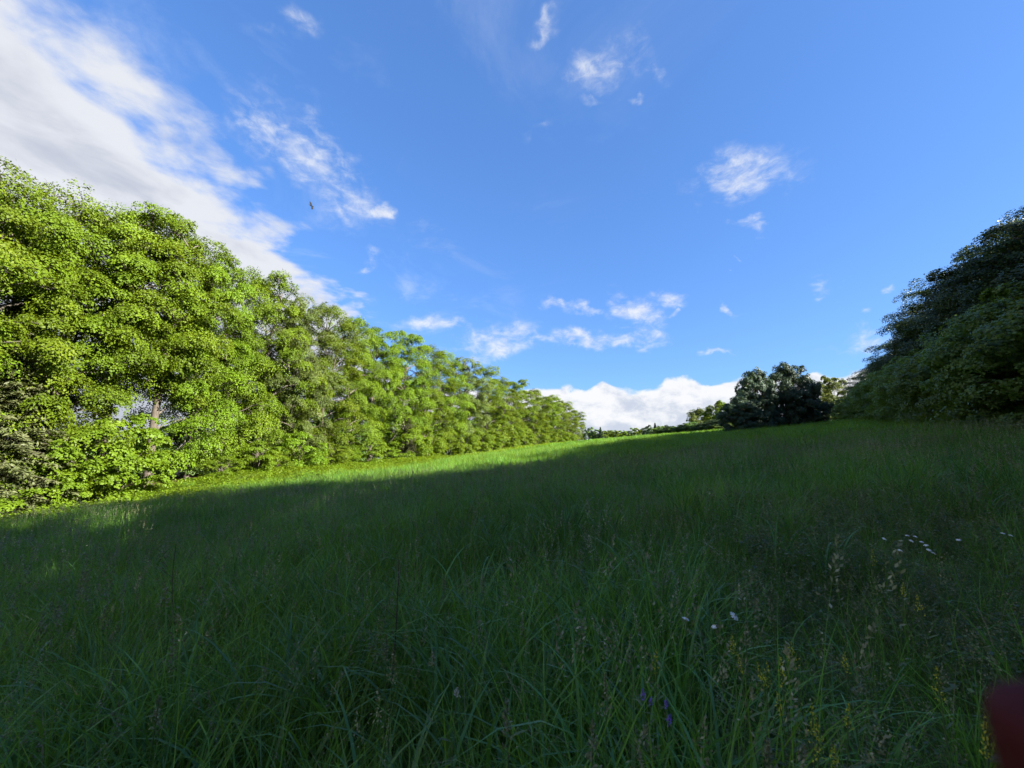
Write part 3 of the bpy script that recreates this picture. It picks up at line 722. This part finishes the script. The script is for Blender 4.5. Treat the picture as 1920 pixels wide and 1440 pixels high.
G = np.random.default_rng(77)
def blades(bag, g, n, spread, L, W, th=(0, .35), curv=(.2, 1.1), mat='grass', segs=5, z0=0.0):
    r = np.sqrt(g.uniform(0, 1, n)) * spread; a = g.uniform(0, 6.283, n)
    base = np.stack([r * np.cos(a), r * np.sin(a), np.full(n, z0 - .03)], -1)
    az = a + g.normal(0, .9, n)
    v, f, m = ribbon(base, az, g.uniform(*L, n), g.uniform(*W, n), g.uniform(*th, n), g.uniform(*curv, n), g.normal(0, .8, n), segs)
    bag.add(v, f, np.repeat(np.clip(g.normal(.45, .25, n), 0, 1), m), mat)
def stem(bag, g, n, spread, L, w=.0022, mat='grass', th=(.0, .2), curv=(.05, .5)):
    r = np.sqrt(g.uniform(0, 1, n)) * spread; a = g.uniform(0, 6.283, n)
    base = np.stack([r * np.cos(a), r * np.sin(a), np.full(n, -.03)], -1)
    Ls = g.uniform(*L, n); segs = 5
    out = []
    for tw in (0, math.pi / 2):
        st = np.random.default_rng(3)
        v, f, m = ribbon(base, a, Ls, np.full(n, w), g.uniform(th[0], th[0], n) + 0, np.full(n, (curv[0] + curv[1]) / 2), np.full(n, tw * 0), segs)
        bag.add(v, f, np.full(len(v), .6), mat); out.append(v.reshape(n, segs + 1, 2, 3).mean(2)); break
    return out[0]
def panicle(bag, g, path, size=.11, k=46, mat='seed', loose=.28, gl=.011):
    """a loose seed head along the upper end of a stem"""
    tip, d = path[-1], nrm(path[-1] - path[-2])
    t = g.uniform(0, 1, k) ** 1.0
    side = nrm(g.normal(0, 1, (k, 3)))
    p = tip - d * (1 - t)[:, None] * size + side * ((1.05 - t) * loose * size * g.uniform(.3, 1, k))[:, None]
    v, f = leaf_geo(p, g.normal(0, 1, (k, 3)), d + side * .6 + g.normal(0, .3, (k, 3)), gl * g.uniform(.7, 1.4, k), gl * .5 * g.uniform(.7, 1.2, k))
    bag.add(v, f, np.repeat(np.clip(g.normal(.5, .25, k), 0, 1), 4), mat)
def source(name, bag):
    o = bpy.data.objects.new(name, bag.mesh(name)); protos.objects.link(o); return o
names = []
def src(kind, k): n = 'g%02d_%s' % (len(names), kind); names.append(n); return n
def make_sources():
    g = np.random.default_rng(7)
    for k in range(3):      # 0-2 near fine tufts
        b = Bag(); blades(b, g, 16, .09, (.45, .95), (.004, .0075), (0, .4), (.5, 2.5)); blades(b, g, 7, .10, (.25, .5), (.003, .006), (.2, .7)); blades(b, g, 2, .1, (.3, .75), (.003, .006), (.1, .8), (.2, 1.6), 'straw'); source(src('fine', k), b)
    for k in range(3):      # 3-5 near broad arching tufts
        b = Bag(); blades(b, g, 9, .06, (.5, 1.0), (.011, .018), (.02, .3), (.9, 2.6), 'broad', 8); blades(b, g, 8, .08, (.3, .6), (.004, .007)); source(src('broad', k), b)
    for k in range(3):      # 6-8 near flowering stems
        b = Bag(); blades(b, g, 10, .07, (.3, .6), (.003, .005))
        for p in stem(b, g, 3, .07, (.7, .98)): panicle(b, g, p, g.uniform(.09, .15), 44, loose=.3)
        source(src('stem', k), b)
    for k in range(3):      # 9-11 near weeds: leafy stalks with pale pods
        b = Bag(); blades(b, g, 12, .10, (.2, .45), (.0025, .004), (.1, .7))
        for p in stem(b, g, 6, .10, (.3, .55), .002, 'weed'):
            n = 16; t = g.uniform(.15, .95, n); pp = np.stack([np.interp(t, np.linspace(0, 1, len(p)), p[:, i]) for i in range(3)], -1)
            dv = g.normal(0, 1, (n, 3)); dv[:, 2] = abs(dv[:, 2]) * .6
            v, f = leaf_geo(pp + nrm(dv) * .018, g.normal(0, .5, (n, 3)) + [0, 0, 1], dv, g.uniform(.025, .05, n), g.uniform(.005, .011, n))
            b.add(v, f, np.repeat(g.uniform(0, 1, n), 4), 'weed')
            n = 7; t = g.uniform(.75, 1, n); pp = np.stack([np.interp(t, np.linspace(0, 1, len(p)), p[:, i]) for i in range(3)], -1) + g.normal(0, .016, (n, 3))
            v, f = leaf_geo(pp, g.normal(0, 1, (n, 3)), g.normal(0, 1, (n, 3)), g.uniform(.010, .018, n), g.uniform(.008, .013, n))
            b.add(v, f, np.repeat(g.uniform(0, 1, n), 4), 'pod')
        n = 26; pp = np.column_stack([g.normal(0, .08, (n, 2)), g.uniform(.06, .34, n)])
        v, f = leaf_geo(pp, g.normal(0, .4, (n, 3)) + [0, 0, 1], g.normal(0, 1, (n, 3)), g.uniform(.025, .055, n), g.uniform(.014, .030, n)); b.add(v, f, np.repeat(g.uniform(0, 1, n), 4), 'weed')
        source(src('weed', k), b)
    for k in range(3):      # 12-14 middle distance
        b = Bag(); blades(b, g, 16, .26, (.4, .78), (.005, .008), (.0, .35), (.3, 1.2), segs=4); blades(b, g, 30, .26, (.5, .95), (.007, .011), (.1, .6), (1.5, 2.9), segs=6); blades(b, g, 8, .2, (.4, .7), (.010, .014), (.02, .3), (.7, 2.2), 'broad', 5)
        for p in stem(b, g, 1 + 2 * k, .24, (.65, .95), .004): panicle(b, g, p, .14, 20, gl=.02)
        blades(b, g, 3, .24, (.3, .7), (.005, .008), (.1, .7), (.3, 1.8), 'straw', 4)
        source(src('mid', k), b)
    for k in range(2):      # 15-16 further
        b = Bag(); blades(b, g, 26, .64, (.4, .75), (.012, .018), (0, .35), (.3, 1.2), segs=3); blades(b, g, 70, .64, (.5, .95), (.016, .026), (.1, .6), (1.5, 2.9), segs=5); blades(b, g, 22, .6, (.5, .8), (.008, .012), (0, .2), (.1, .6), 'sunlit_lush' if k else 'grass', 3); source(src('far', k), b)
    for k in range(2):      # 17-18 furthest
        b = Bag(); blades(b, g, 120, 1.5, (.5, .95), (.035, .06), (.1, .6), (1.4, 2.7), segs=4); source(src('farther', k), b)
    for k in range(2):      # 19-20 low leafy growth of the sunny margin
        b = Bag(); blades(b, g, 46, .4, (.18, .40), (.010, .016), (.1, .6), mat='sunlit_lush', segs=3)
        n = 70; p = np.column_stack([g.normal(0, .24, (n, 2)), g.uniform(.10, .34, n)])
        v, f = leaf_geo(p, g.normal(0, .35, (n, 3)) + [0, 0, 1], g.normal(0, 1, (n, 3)), g.uniform(.06, .13, n), g.uniform(.05, .09, n)); b.add(v, f, np.repeat(g.uniform(.3, 1, n), 4), M['bright'])
        source(src('margin', k), b)
    b = Bag(); blades(b, g, 150, 1.5, (.30, .55), (.035, .06), mat='sunlit_lush', segs=2); source(src('margin_far', 0), b)   # 21
make_sources()

def vnoise(x, y, s, seed=0):
    r = np.random.default_rng(seed); o = 0
    for k in range(5):
        a = r.uniform(0, 6.28); ph = r.uniform(0, 6.28); w = r.uniform(.6, 1.6) / s
        o = o + np.sin((x * math.cos(a) + y * math.sin(a)) * w * 6.28 + ph)
    return o / 5
def build_grass():
    g = np.random.default_rng(99)
    P, I, S, Rr = [], [], [], []
    def ring(r0, r1, dens, half=1.25):
        n = int(half * (r1 ** 2 - r0 ** 2) * dens)
        r = np.sqrt(g.uniform(r0 ** 2, r1 ** 2, n)); a = g.uniform(-half, half, n)
        x, y = r * np.sin(a), r * np.cos(a)
        lx = (LX0 + 2.2 + LK * y); rx = RX0 + 1 + RK * y
        ok = (x > lx + g.normal(0, .5, n)) & (x < rx)
        return x[ok], y[ok], r[ok]
    def put(x, y, idx, sc_):
        z = gh(x, y); P.append(np.stack([x, y, z], -1)); I.append(idx); S.append(sc_)
        n = len(x); Rr.append(np.stack([g.normal(0, .07, n), g.normal(0, .07, n), g.uniform(0, 6.283, n)], -1))
    # near
    x, y, r = ring(.75, 10.5, 38)
    weed = np.clip((x - .5 - .25 * y + .7 * vnoise(x, y, 2.2, 3)) / 1.4, 0, 1) * np.clip((10.5 - r) / 4, 0, 1)
    u = g.uniform(0, 1, len(x)); bn = vnoise(x, y, 1.3, 5)
    idx = np.where(u < .5, g.integers(0, 3, len(x)), np.where(u < .48 + .30 * (bn > -.1), g.integers(3, 6, len(x)), g.integers(6, 9, len(x))))
    idx = np.where((g.uniform(0, 1, len(x)) < weed * .8), g.integers(9, 12, len(x)), idx)
    h = (1.0 + .36 * vnoise(x, y, 2.0, 8)) * (1 - .25 * weed) * g.uniform(.8, 1.15, len(x))
    # trodden line of shorter grass on the right
    path = np.exp(-((x - (1.25 + .13 * y)) / .28) ** 2) * (y < 8)
    h *= 1 - .30 * path
    thin = g.uniform(0, 1, len(x)) < np.clip((11.5 - r) / 4, 0, 1); x, y, idx, h = x[thin], y[thin], idx[thin], h[thin]
    put(x, y, idx, h)
    x, y, r = ring(.8, 3.6, 34)
    k = (x < .5 + .22 * y); x, y = x[k], y[k]
    put(x, y, np.where(g.uniform(0, 1, len(x)) < .55, g.integers(0, 3, len(x)), g.integers(3, 6, len(x))), g.uniform(.95, 1.25, len(x)))
    # low weeds fill the right hand corner
    x, y, r = ring(1.0, 9, 34); k = (x > .6 + .2 * y); x, y = x[k], y[k]
    put(x, y, np.where(g.uniform(0, 1, len(x)) < .6, g.integers(9, 12, len(x)), g.integers(0, 3, len(x))), g.uniform(.45, .8, len(x)))
    # middle
    x, y, r = ring(7, 22, 11)
    keep = g.uniform(0, 1, len(x)) < np.clip((r - 7.0) / 3.5, .0, 1); x, y, r = x[keep], y[keep], r[keep]
    h = (1.0 + .25 * vnoise(x, y, 5, 18)) * g.uniform(.75, 1.15, len(x))
    short = np.clip((x - (LX0 + LK * y)) / 12, 0, 1)
    mar = g.uniform(0, 1, len(x)) < np.clip(2.6 - 2.6 * short, 0, 1)
    idx = np.where(mar, g.integers(19, 21, len(x)), g.integers(12, 15, len(x)))
    put(x, y, idx, h * (.55 + .45 * short))
    x, y, r = ring(20, 62, 2.3, 1.0)
    h = (1.0 + .25 * vnoise(x, y, 9, 28)) * g.uniform(.7, 1.15, len(x)); short = np.clip((x - (LX0 + LK * y)) / 15, 0, 1)
    mar = g.uniform(0, 1, len(x)) < np.clip(2.6 - 2.6 * short, 0, 1)
    idx = np.where(mar, g.integers(19, 21, len(x)), g.integers(15, 17, len(x)))
    put(x, y, idx, h * np.where(mar, 1.25, .55 + .45 * short))
    x, y, r = ring(56, 250, .27, .85)
    short = np.clip((x - (LX0 + LK * y)) / 20, 0, 1); mar = g.uniform(0, 1, len(x)) < np.clip(2.6 - 2.6 * short, 0, 1)
    put(x, y, np.where(mar, 21, g.integers(17, 19, len(x))), g.uniform(.7, 1.1, len(x)))
    P, I, S, Rr = np.concatenate(P), np.concatenate(I), np.concatenate(S), np.concatenate(Rr)
    me = bpy.data.meshes.new('grass'); me.vertices.add(len(P)); me.vertices.foreach_set('co', P.astype(np.float32).ravel())
    for nm, ty, dat, key in (('idx', 'INT', I.astype(np.int32), 'value'), ('siz', 'FLOAT', S.astype(np.float32), 'value'), ('rot', 'FLOAT_VECTOR', Rr.astype(np.float32).ravel(), 'vector')):
        me.attributes.new(nm, ty, 'POINT').data.foreach_set(key, dat)
    o = obj('meadow_grass', me); tag(o, 'tall green meadow grass covering the whole slope', 'grass', None, 'stuff')
    ng = bpy.data.node_groups.new('grow_grass', 'GeometryNodeTree')
    ng.interface.new_socket('Geometry', in_out='INPUT', socket_type='NodeSocketGeometry'); ng.interface.new_socket('Geometry', in_out='OUTPUT', socket_type='NodeSocketGeometry')
    N = ng.nodes; L = ng.links
    gi, go = N.new('NodeGroupInput'), N.new('NodeGroupOutput')
    mp = N.new('GeometryNodeMeshToPoints'); inst = N.new('GeometryNodeInstanceOnPoints'); ci = N.new('GeometryNodeCollectionInfo')
    ci.inputs['Collection'].default_value = protos; ci.inputs['Separate Children'].default_value = True; ci.inputs['Reset Children'].default_value = True
    L.new(gi.outputs[0], mp.inputs[0]); L.new(mp.outputs[0], inst.inputs['Points']); L.new(ci.outputs[0], inst.inputs['Instance'])
    inst.inputs['Pick Instance'].default_value = True
    def attr(nm, ty):
        a = N.new('GeometryNodeInputNamedAttribute'); a.data_type = ty; a.inputs['Name'].default_value = nm; return a.outputs[0]
    L.new(attr('idx', 'INT'), inst.inputs['Instance Index']); L.new(attr('siz', 'FLOAT'), inst.inputs['Scale'])
    e2r = N.new('FunctionNodeEulerToRotation'); L.new(attr('rot', 'FLOAT_VECTOR'), e2r.inputs[0]); L.new(e2r.outputs[0], inst.inputs['Rotation'])
    L.new(inst.outputs[0], go.inputs[0])
    o.modifiers.new('grow_grass', 'NODES').node_group = ng
    return len(P)
print('grass tufts', build_grass())

# ------------------------------------------------------------------ flowers and single stalks in the foreground
def at_height(u, v, hgt, far=60):
    """the point of a sight line that floats a given height above the ground"""
    r = ray(u, v); t = 0.5
    while t < far:
        p = np.array([0, 0, CAM_H]) + r * t
        if p[2] < gh(p[0], p[1]) + hgt: break
        t *= 1.004
    return p
M['stalk'] = plain_mat('green_stalk', (.06, .11, .03), .6)
M['petal'] = plain_mat('white_petal', (.78, .78, .76), .6, .25, .06)
M['disc'] = plain_mat('yellow_flower_disc', (.55, .36, .03), .8)
M['bloom'] = plain_mat('yellow_blossom', (.52, .48, .03), .7, .25)
M['violet'] = plain_mat('violet_blossom', (.26, .17, .55), .7, .25)
M['clover'] = plain_mat('cream_blossom', (.55, .52, .42), .7, .2)
M['dry'] = plain_mat('dry_brown_stalk', (.07, .05, .03), .8)
def stalk_to(parent, head, lean, r=.0016, mat='stalk', leaves=0, g=G, name='stem'):
    """a curved stem from the thing's foot to its head (both in the thing's own frame)"""
    t = np.linspace(0, 1, 7)[:, None]
    p = t * head + np.sin(t * math.pi) * np.array([*(-np.asarray(lean) * .12), 0])
    T_ = Tubes(5); T_.add(p - (t == 0) * np.array([0, 0, .04]), np.linspace(r * 1.4, r, 7))
    obj(name, T_.mesh(name, M[mat]), parent)
    if leaves:
        s = g.uniform(.1, .92, leaves); b = np.stack([np.interp(s, t[:, 0], p[:, i]) for i in range(3)], -1)
        a = np.arange(leaves) * 2.4; d = np.stack([np.cos(a), np.sin(a), .5 + 0 * a], -1)
        v, f = leaf_geo(b + nrm(d) * .03, np.stack([-np.cos(a) * .5, -np.sin(a) * .5, 1 + 0 * a], -1), d, g.uniform(.05, .085, leaves), g.uniform(.008, .013, leaves))
        obj('leaves', mesh_np('leaves', v, f, M['weed'], var=np.repeat(g.uniform(.3, 1, leaves), 4)), parent)
    return p
def rooted(name, u, v, hgt):
    hp = at_height(u, v, hgt); ln = G.normal(0, .07, 2)
    fx, fy = hp[0] + ln[0], hp[1] + ln[1]
    e = empty(name, pt(fx, fy))
    return e, hp - np.array(pt(fx, fy)), ln
def daisy(u, v, hgt, label, face=0.0, w=.05):
    e, h, ln = rooted('daisy', u, v, hgt); stalk_to(e, h, ln)
    ax = nrm(np.array([G.normal(0, .25), -.25 - face, 1.0])); e1 = nrm(np.cross(ax, [1, .2, 0])); e2 = np.cross(ax, e1)
    n = 15; a = np.arange(n) * 6.283 / n + G.normal(0, .05, n); d = np.cos(a)[:, None] * e1 + np.sin(a)[:, None] * e2
    V, F = [], []
    for k in range(n):     # each petal a narrow bent strip
        s_ = np.cross(ax, d[k]); q = [(.10, .08), (.55, .125), (.9, .11), (1.0, .04)]
        for (r_, w_) in q:
            c_ = h + d[k] * r_ * w * .5 + ax * (.004 - .006 * r_ * r_ + G.normal(0, .0004))
            V += [c_ - s_ * w_ * w * .5, c_ + s_ * w_ * w * .5]
        b = k * 8; F += [(b + 2 * j, b + 2 * j + 1, b + 2 * j + 3, b + 2 * j + 2) for j in range(3)]
    obj('petals', mesh_np('petals', np.array(V), np.array(F), M['petal']), e)
    rings = [(0, .0065), (.45, .006), (.8, .004), (1, .0005)]
    Tb = Tubes(10); Tb.add([h + ax * (.001 + .005 * q) for q, _ in rings], [r_ * w / .05 * 1.0 for _, r_ in rings]); obj('flower_disc', Tb.mesh('flower_disc', M['disc']), e)
    tag(e, label, 'flower', 'oxeye daisies in the grass')
pos_d = [(1377, 1155, .78, 'largest white daisy, open above the lower right grass', .5, .038), (1286, 1160, .78, 'white daisy seen edge on, left of the largest daisy', -.25, .030), (1340, 1174, .74, 'half closed white daisy just below left of the largest daisy', -.2, .028)]
cl = [(1658, 1010), (1701, 1004), (1716, 1006), (1709, 1014), (1728, 1016), (1736, 1022), (1742, 1031), (1750, 1037), (1797, 1012), (1688, 1032), (1880, 1000), (1895, 1004)]
for k, (u, v) in enumerate(cl):
    pos_d.append((u, v, .62, 'small white daisy of the right hand patch, %s from the left' % ORD[sorted(cl).index((u, v))], -.1 if k % 3 else .3, .026))
for a in pos_d: daisy(*a)
def spike(name, part, mat, u, v, hgt, label, cat, group, size, k, loose, gl, leaves=10):
    e, h, ln = rooted(name, u, v, hgt)
    p = stalk_to(e, h, ln, .0015, leaves=leaves)
    b = Bag(); panicle(b, G, p, size, k, M[mat] if isinstance(mat, str) else mat, loose, gl)
    obj(part, b.mesh(part), e); tag(e, label, cat, group)
yel = [(1230, 1218), (1372, 1190), (1480, 1197), (1462, 1228), (1420, 1243), (1438, 1240), (1582, 1223), (1457, 1296), (1522, 1320), (1533, 1352), (1590, 1316), (1561, 1392), (1845, 1345), (1755, 1250), (1635, 1030), (1694, 1092), (1718, 1112), (1384, 1228)]
for k, (u, v) in enumerate(sorted(yel)):
    spike('bedstraw', 'blossoms', 'bloom', u, v, G.uniform(.62, .80), 'yellow bedstraw spike in the lower right grass, %s from the left' % ORD[k], 'flower', 'yellow bedstraw flowers', G.uniform(.05, .09), 60, .3, .0075)
vio = [(1205, 1292), (1222, 1306), (1250, 1310), (1256, 1340)]
for k, (u, v) in enumerate(vio):
    spike('vetch_flower', 'blossoms', 'violet', u, v, .60, 'small violet flower low in the dark grass, %s from the left' % ORD[k], 'flower', 'violet flowers', .028, 40, .55, .010)
spike('clover_flower', 'blossoms', 'clover', 857, 1290, .78, 'single cream clover head in the dark foreground grass', 'flower', None, .026, 44, .6, .010)
sdh = [(725, 1190), (738, 1215), (812, 1215), (950, 1308), (1112, 1352), (832, 1078), (905, 1075), (1182, 1188), (1135, 1262), (1400, 1165), (1385, 1092), (1442, 1118), (300, 1300), (120, 1040), (262, 1075), (1440, 1385)]
for k, (u, v) in enumerate(sorted(sdh)):
    spike('grass_seed_head', 'panicle', 'seed', u, v, G.uniform(.78, .95), 'pale drooping grass seed head in the foreground, %s from the left' % ORD[k], 'seed head', 'single pale seed heads', G.uniform(.07, .11), 90, .30, .0105, 3)
for k, (u, v, hh, lab) in enumerate([(1312, 1165, .62, 'upright leafy green stalk left of the daisies'), (1350, 1262, .50, 'leafy green stalk below the largest daisy'), (1170, 1330, .5, 'bushy leafy stalk low in the middle foreground')]):
    e, h, ln = rooted('leafy_stalk', u, v, hh); stalk_to(e, h, ln, .0025, leaves=46); tag(e, lab, 'plant', 'leafy stalks')
for k, (u, v, hh, lab) in enumerate([(748, 1050, .95, 'dark bare stalk rising left of the centre'), (330, 1020, .9, 'thin dark stalk in the left foreground grass'), (905, 850, 1.1, 'bare dry twig rising before the sunny strip')]):
    e, h, ln = rooted('dry_stalk', u, v, hh); h = h + 0; p = stalk_to(e, h, ln * 3, .003, 'dry')
    tag(e, lab, 'stalk', 'dry stalks')
    for j in (3, 4, 5):
        T_ = Tubes(4); d = np.array([G.normal(0, .06), G.normal(0, .06), .12]); T_.add([p[j], p[j] + d * .6, p[j] + d], [.0018, .0014, .0008]); obj('side_twig', T_.mesh('side_twig', M['dry']), e)

# ------------------------------------------------------------------ ferns along the sunny margin
def frond_mesh(seed):
    g = np.random.default_rng(seed); n = 30; t = np.linspace(.1, 1, n)
    L = .85; z = L * (.95 * t - .45 * t ** 2.4); x = L * .75 * t ** 1.5
    V, F, vv = [], [], []
    for sd in (-1, 1):
        ln = .22 * (1 - t) ** .8 * np.clip(t * 4, 0, 1) + .012
        p = np.stack([x + ln * .25, sd * ln * .5, z - ln * .12], -1)
        v, f = leaf_geo(p, np.stack([-.4 + 0 * t, 0 * t, 1 + 0 * t], -1) + g.normal(0, .15, (n, 3)), np.stack([.35 + 0 * t, sd + 0 * t, -.2 + 0 * t], -1), ln, .042 + 0 * t)
        F.append(f + len(V) * n * 4); V.append(v); vv.append(np.repeat(g.uniform(.2, 1, n), 4))
    rb, rf, m = ribbon(np.array([[0, 0, -.03]]), np.array([0.]), np.array([L * 1.15]), np.array([.010]), np.array([.25]), np.array([1.0]), np.array([0.]), 6)
    F = [np.concatenate(F), rf + 2 * n * 4]
    return mesh_np('frond', np.concatenate(V + [rb]), F, M['fern'], np.concatenate(vv + [np.full(len(rb), .5)]))
fronds = [frond_mesh(1), frond_mesh(2)]
fern_px = [(150, 982), (196, 984), (240, 978), (352, 922), (400, 940), (432, 934), (466, 930), (500, 912), (590, 905), (60, 985), (700, 895), (880, 912)]
for k, (u, v) in enumerate(sorted(fern_px)):
    x, y = on_ground(u, v, 80); e = empty('fern', pt(x, y), G.uniform(0, 6.28), G.uniform(.85, 1.2))
    for j in range(8):
        o = obj('frond', fronds[j % 2], e); o.rotation_euler = (0, G.uniform(-.25, .25), j * .785 + G.normal(0, .15)); o.scale = (G.uniform(.75, 1.1),) * 3
    tag(e, 'fern clump at the edge of the shade, %s from the left' % ORD[k], 'fern', 'ferns along the left margin')

# ------------------------------------------------------------------ bird
def bird(u, v, dist):
    p = np.array([0, 0, CAM_H]) + ray(u, v) * dist
    m = plain_mat('black_plumage', (.004, .004, .005), 1.0)
    e = empty('crow', tuple(p), math.radians(60)); e.rotation_euler[0] = .7; tag(e, 'small black bird flying high over the left wood', 'bird')
    T_ = Tubes(10); xs = np.array([-.24, -.2, -.1, .02, .12, .18, .22, .27, .30])
    T_.add(np.column_stack([xs, xs * 0, .02 * np.sin(xs * 6)]), [.004, .03, .06, .075, .06, .042, .04, .016, .003])
    V = list(np.concatenate(T_.v)); F = [tuple(f) for f in np.concatenate(T_.f)]
    def slab(outline, th):
        b = len(V); n = len(outline)
        for dz in (th, -th): V.extend([np.array(q) + [0, 0, dz] for q in outline])
        F.append(tuple(range(b, b + n))); F.append(tuple(range(b + 2 * n - 1, b + n - 1, -1)))
        for i in range(n): F.append((b + i, b + n + i, b + n + (i + 1) % n, b + (i + 1) % n))
    for sd, lift in ((1, .55), (-1, -.5)):
        q = [(.12, .03, 0), (.16, .22, .6), (.10, .42, .9), (-.06, .56, 1.0), (-.14, .50, 1.0), (-.12, .36, .8), (-.13, .22, .5), (-.10, .03, 0)]
        slab([(a, sd * b, lift * c * b) for a, b, c in q], .006)
    slab([(-.18, .02, 0), (-.36, .08, .0), (-.38, 0, .0), (-.36, -.08, 0), (-.18, -.02, 0)], .005)
    me = bpy.data.meshes.new('body'); me.from_pydata([tuple(map(float, q)) for q in V], [], F); me.materials.append(m); obj('body', me, e)
bird(584, 386, 50)

# ------------------------------------------------------------------ the photographer's hand: a fingertip reaches the lower right corner
def hand():
    m, T, out = new_mat('shaded_skin')
    co = T.add('ShaderNodeTexCoord').outputs['Object']
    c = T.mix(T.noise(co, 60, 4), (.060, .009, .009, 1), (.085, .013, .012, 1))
    p = T.add('ShaderNodeBsdfPrincipled'); T.l.new(c, p.inputs['Base Color']); p.inputs['Roughness'].default_value = .8; p.inputs['Specular IOR Level'].default_value = .15
    p.inputs['Subsurface Weight'].default_value = .25; p.inputs['Subsurface Radius'].default_value = (.004, .001, .0005); p.inputs['Subsurface Scale'].default_value = .6
    bp = T.add('ShaderNodeBump'); bp.inputs['Distance'].default_value = .0006; T.l.new(T.noise(co, 420, 5, .6), bp.inputs['Height']); T.l.new(bp.outputs[0], p.inputs['Normal'])
    T.l.new(p.outputs[0], out.inputs[0])
    # chains of (x, y, z, radius) in the camera's frame: x right, y up, -z ahead
    palm = [(.150, -.160, .030, .026), (.126, -.132, .006, .030), (.108, -.112, -.014, .026)]
    chains = [
        [(.098, -.098, -.026, .0105), (.083, -.080, -.042, .0095), (.0725, -.062, -.049, .0088), (.0652, -.0405, -.050, .0080), (.0648, -.0372, -.050, .0062)],
        [(.112, -.106, -.030, .0105), (.104, -.090, -.056, .0095), (.090, -.100, -.066, .0088), (.084, -.114, -.056, .0076)],
        [(.124, -.112, -.028, .0100), (.120, -.102, -.056, .0090), (.106, -.112, -.066, .0084), (.100, -.124, -.056, .0074)],
        [(.136, -.122, -.020, .0090), (.134, -.116, -.044, .0080), (.122, -.124, -.054, .0074), (.116, -.133, -.046, .0066)],
        [(.116, -.150, .006, .0125), (.096, -.150, -.010, .0110), (.080, -.136, -.022, .0098), (.072, -.122, -.028, .0084)]]
    V, E, R = [], [], []
    for q in palm: V.append(q[:3]); R.append(q[3])
    V.append((.205, -.245, .085, )); R.append(.028)                # wrist
    V.append((.300, -.400, .190)); R.append(.040)                 # forearm
    E += [(0, 1), (1, 2), (3, 0), (4, 3)]
    for ch in chains:
        prev = 0 if ch is chains[-1] else (2 if ch in chains[:2] else 1)
        for q in ch:
            V.append(q[:3]); R.append(q[3]); E.append((prev, len(V) - 1)); prev = len(V) - 1
    M4 = Matrix.Translation(cam.location) @ cam.rotation_euler.to_matrix().to_4x4()
    base = M4 @ Vector((.3, -.4, .19))
    me = bpy.data.meshes.new('hand'); me.from_pydata([tuple(M4 @ Vector(q) - base) for q in V], E, []); me.materials.append(m)
    o = obj('hand', me, loc=base)
    sk = o.modifiers.new('skin', 'SKIN'); sk.use_smooth_shade = True
    for k, sv in enumerate(me.skin_vertices[0].data):
        sv.radius = (R[k], R[k]); sv.use_root = (k == 0)
    sb = o.modifiers.new('round', 'SUBSURF'); sb.levels = 2; sb.render_levels = 2
    tag(o, 'blurred dark red fingertip of a hand at the lower right corner', 'hand')
hand()
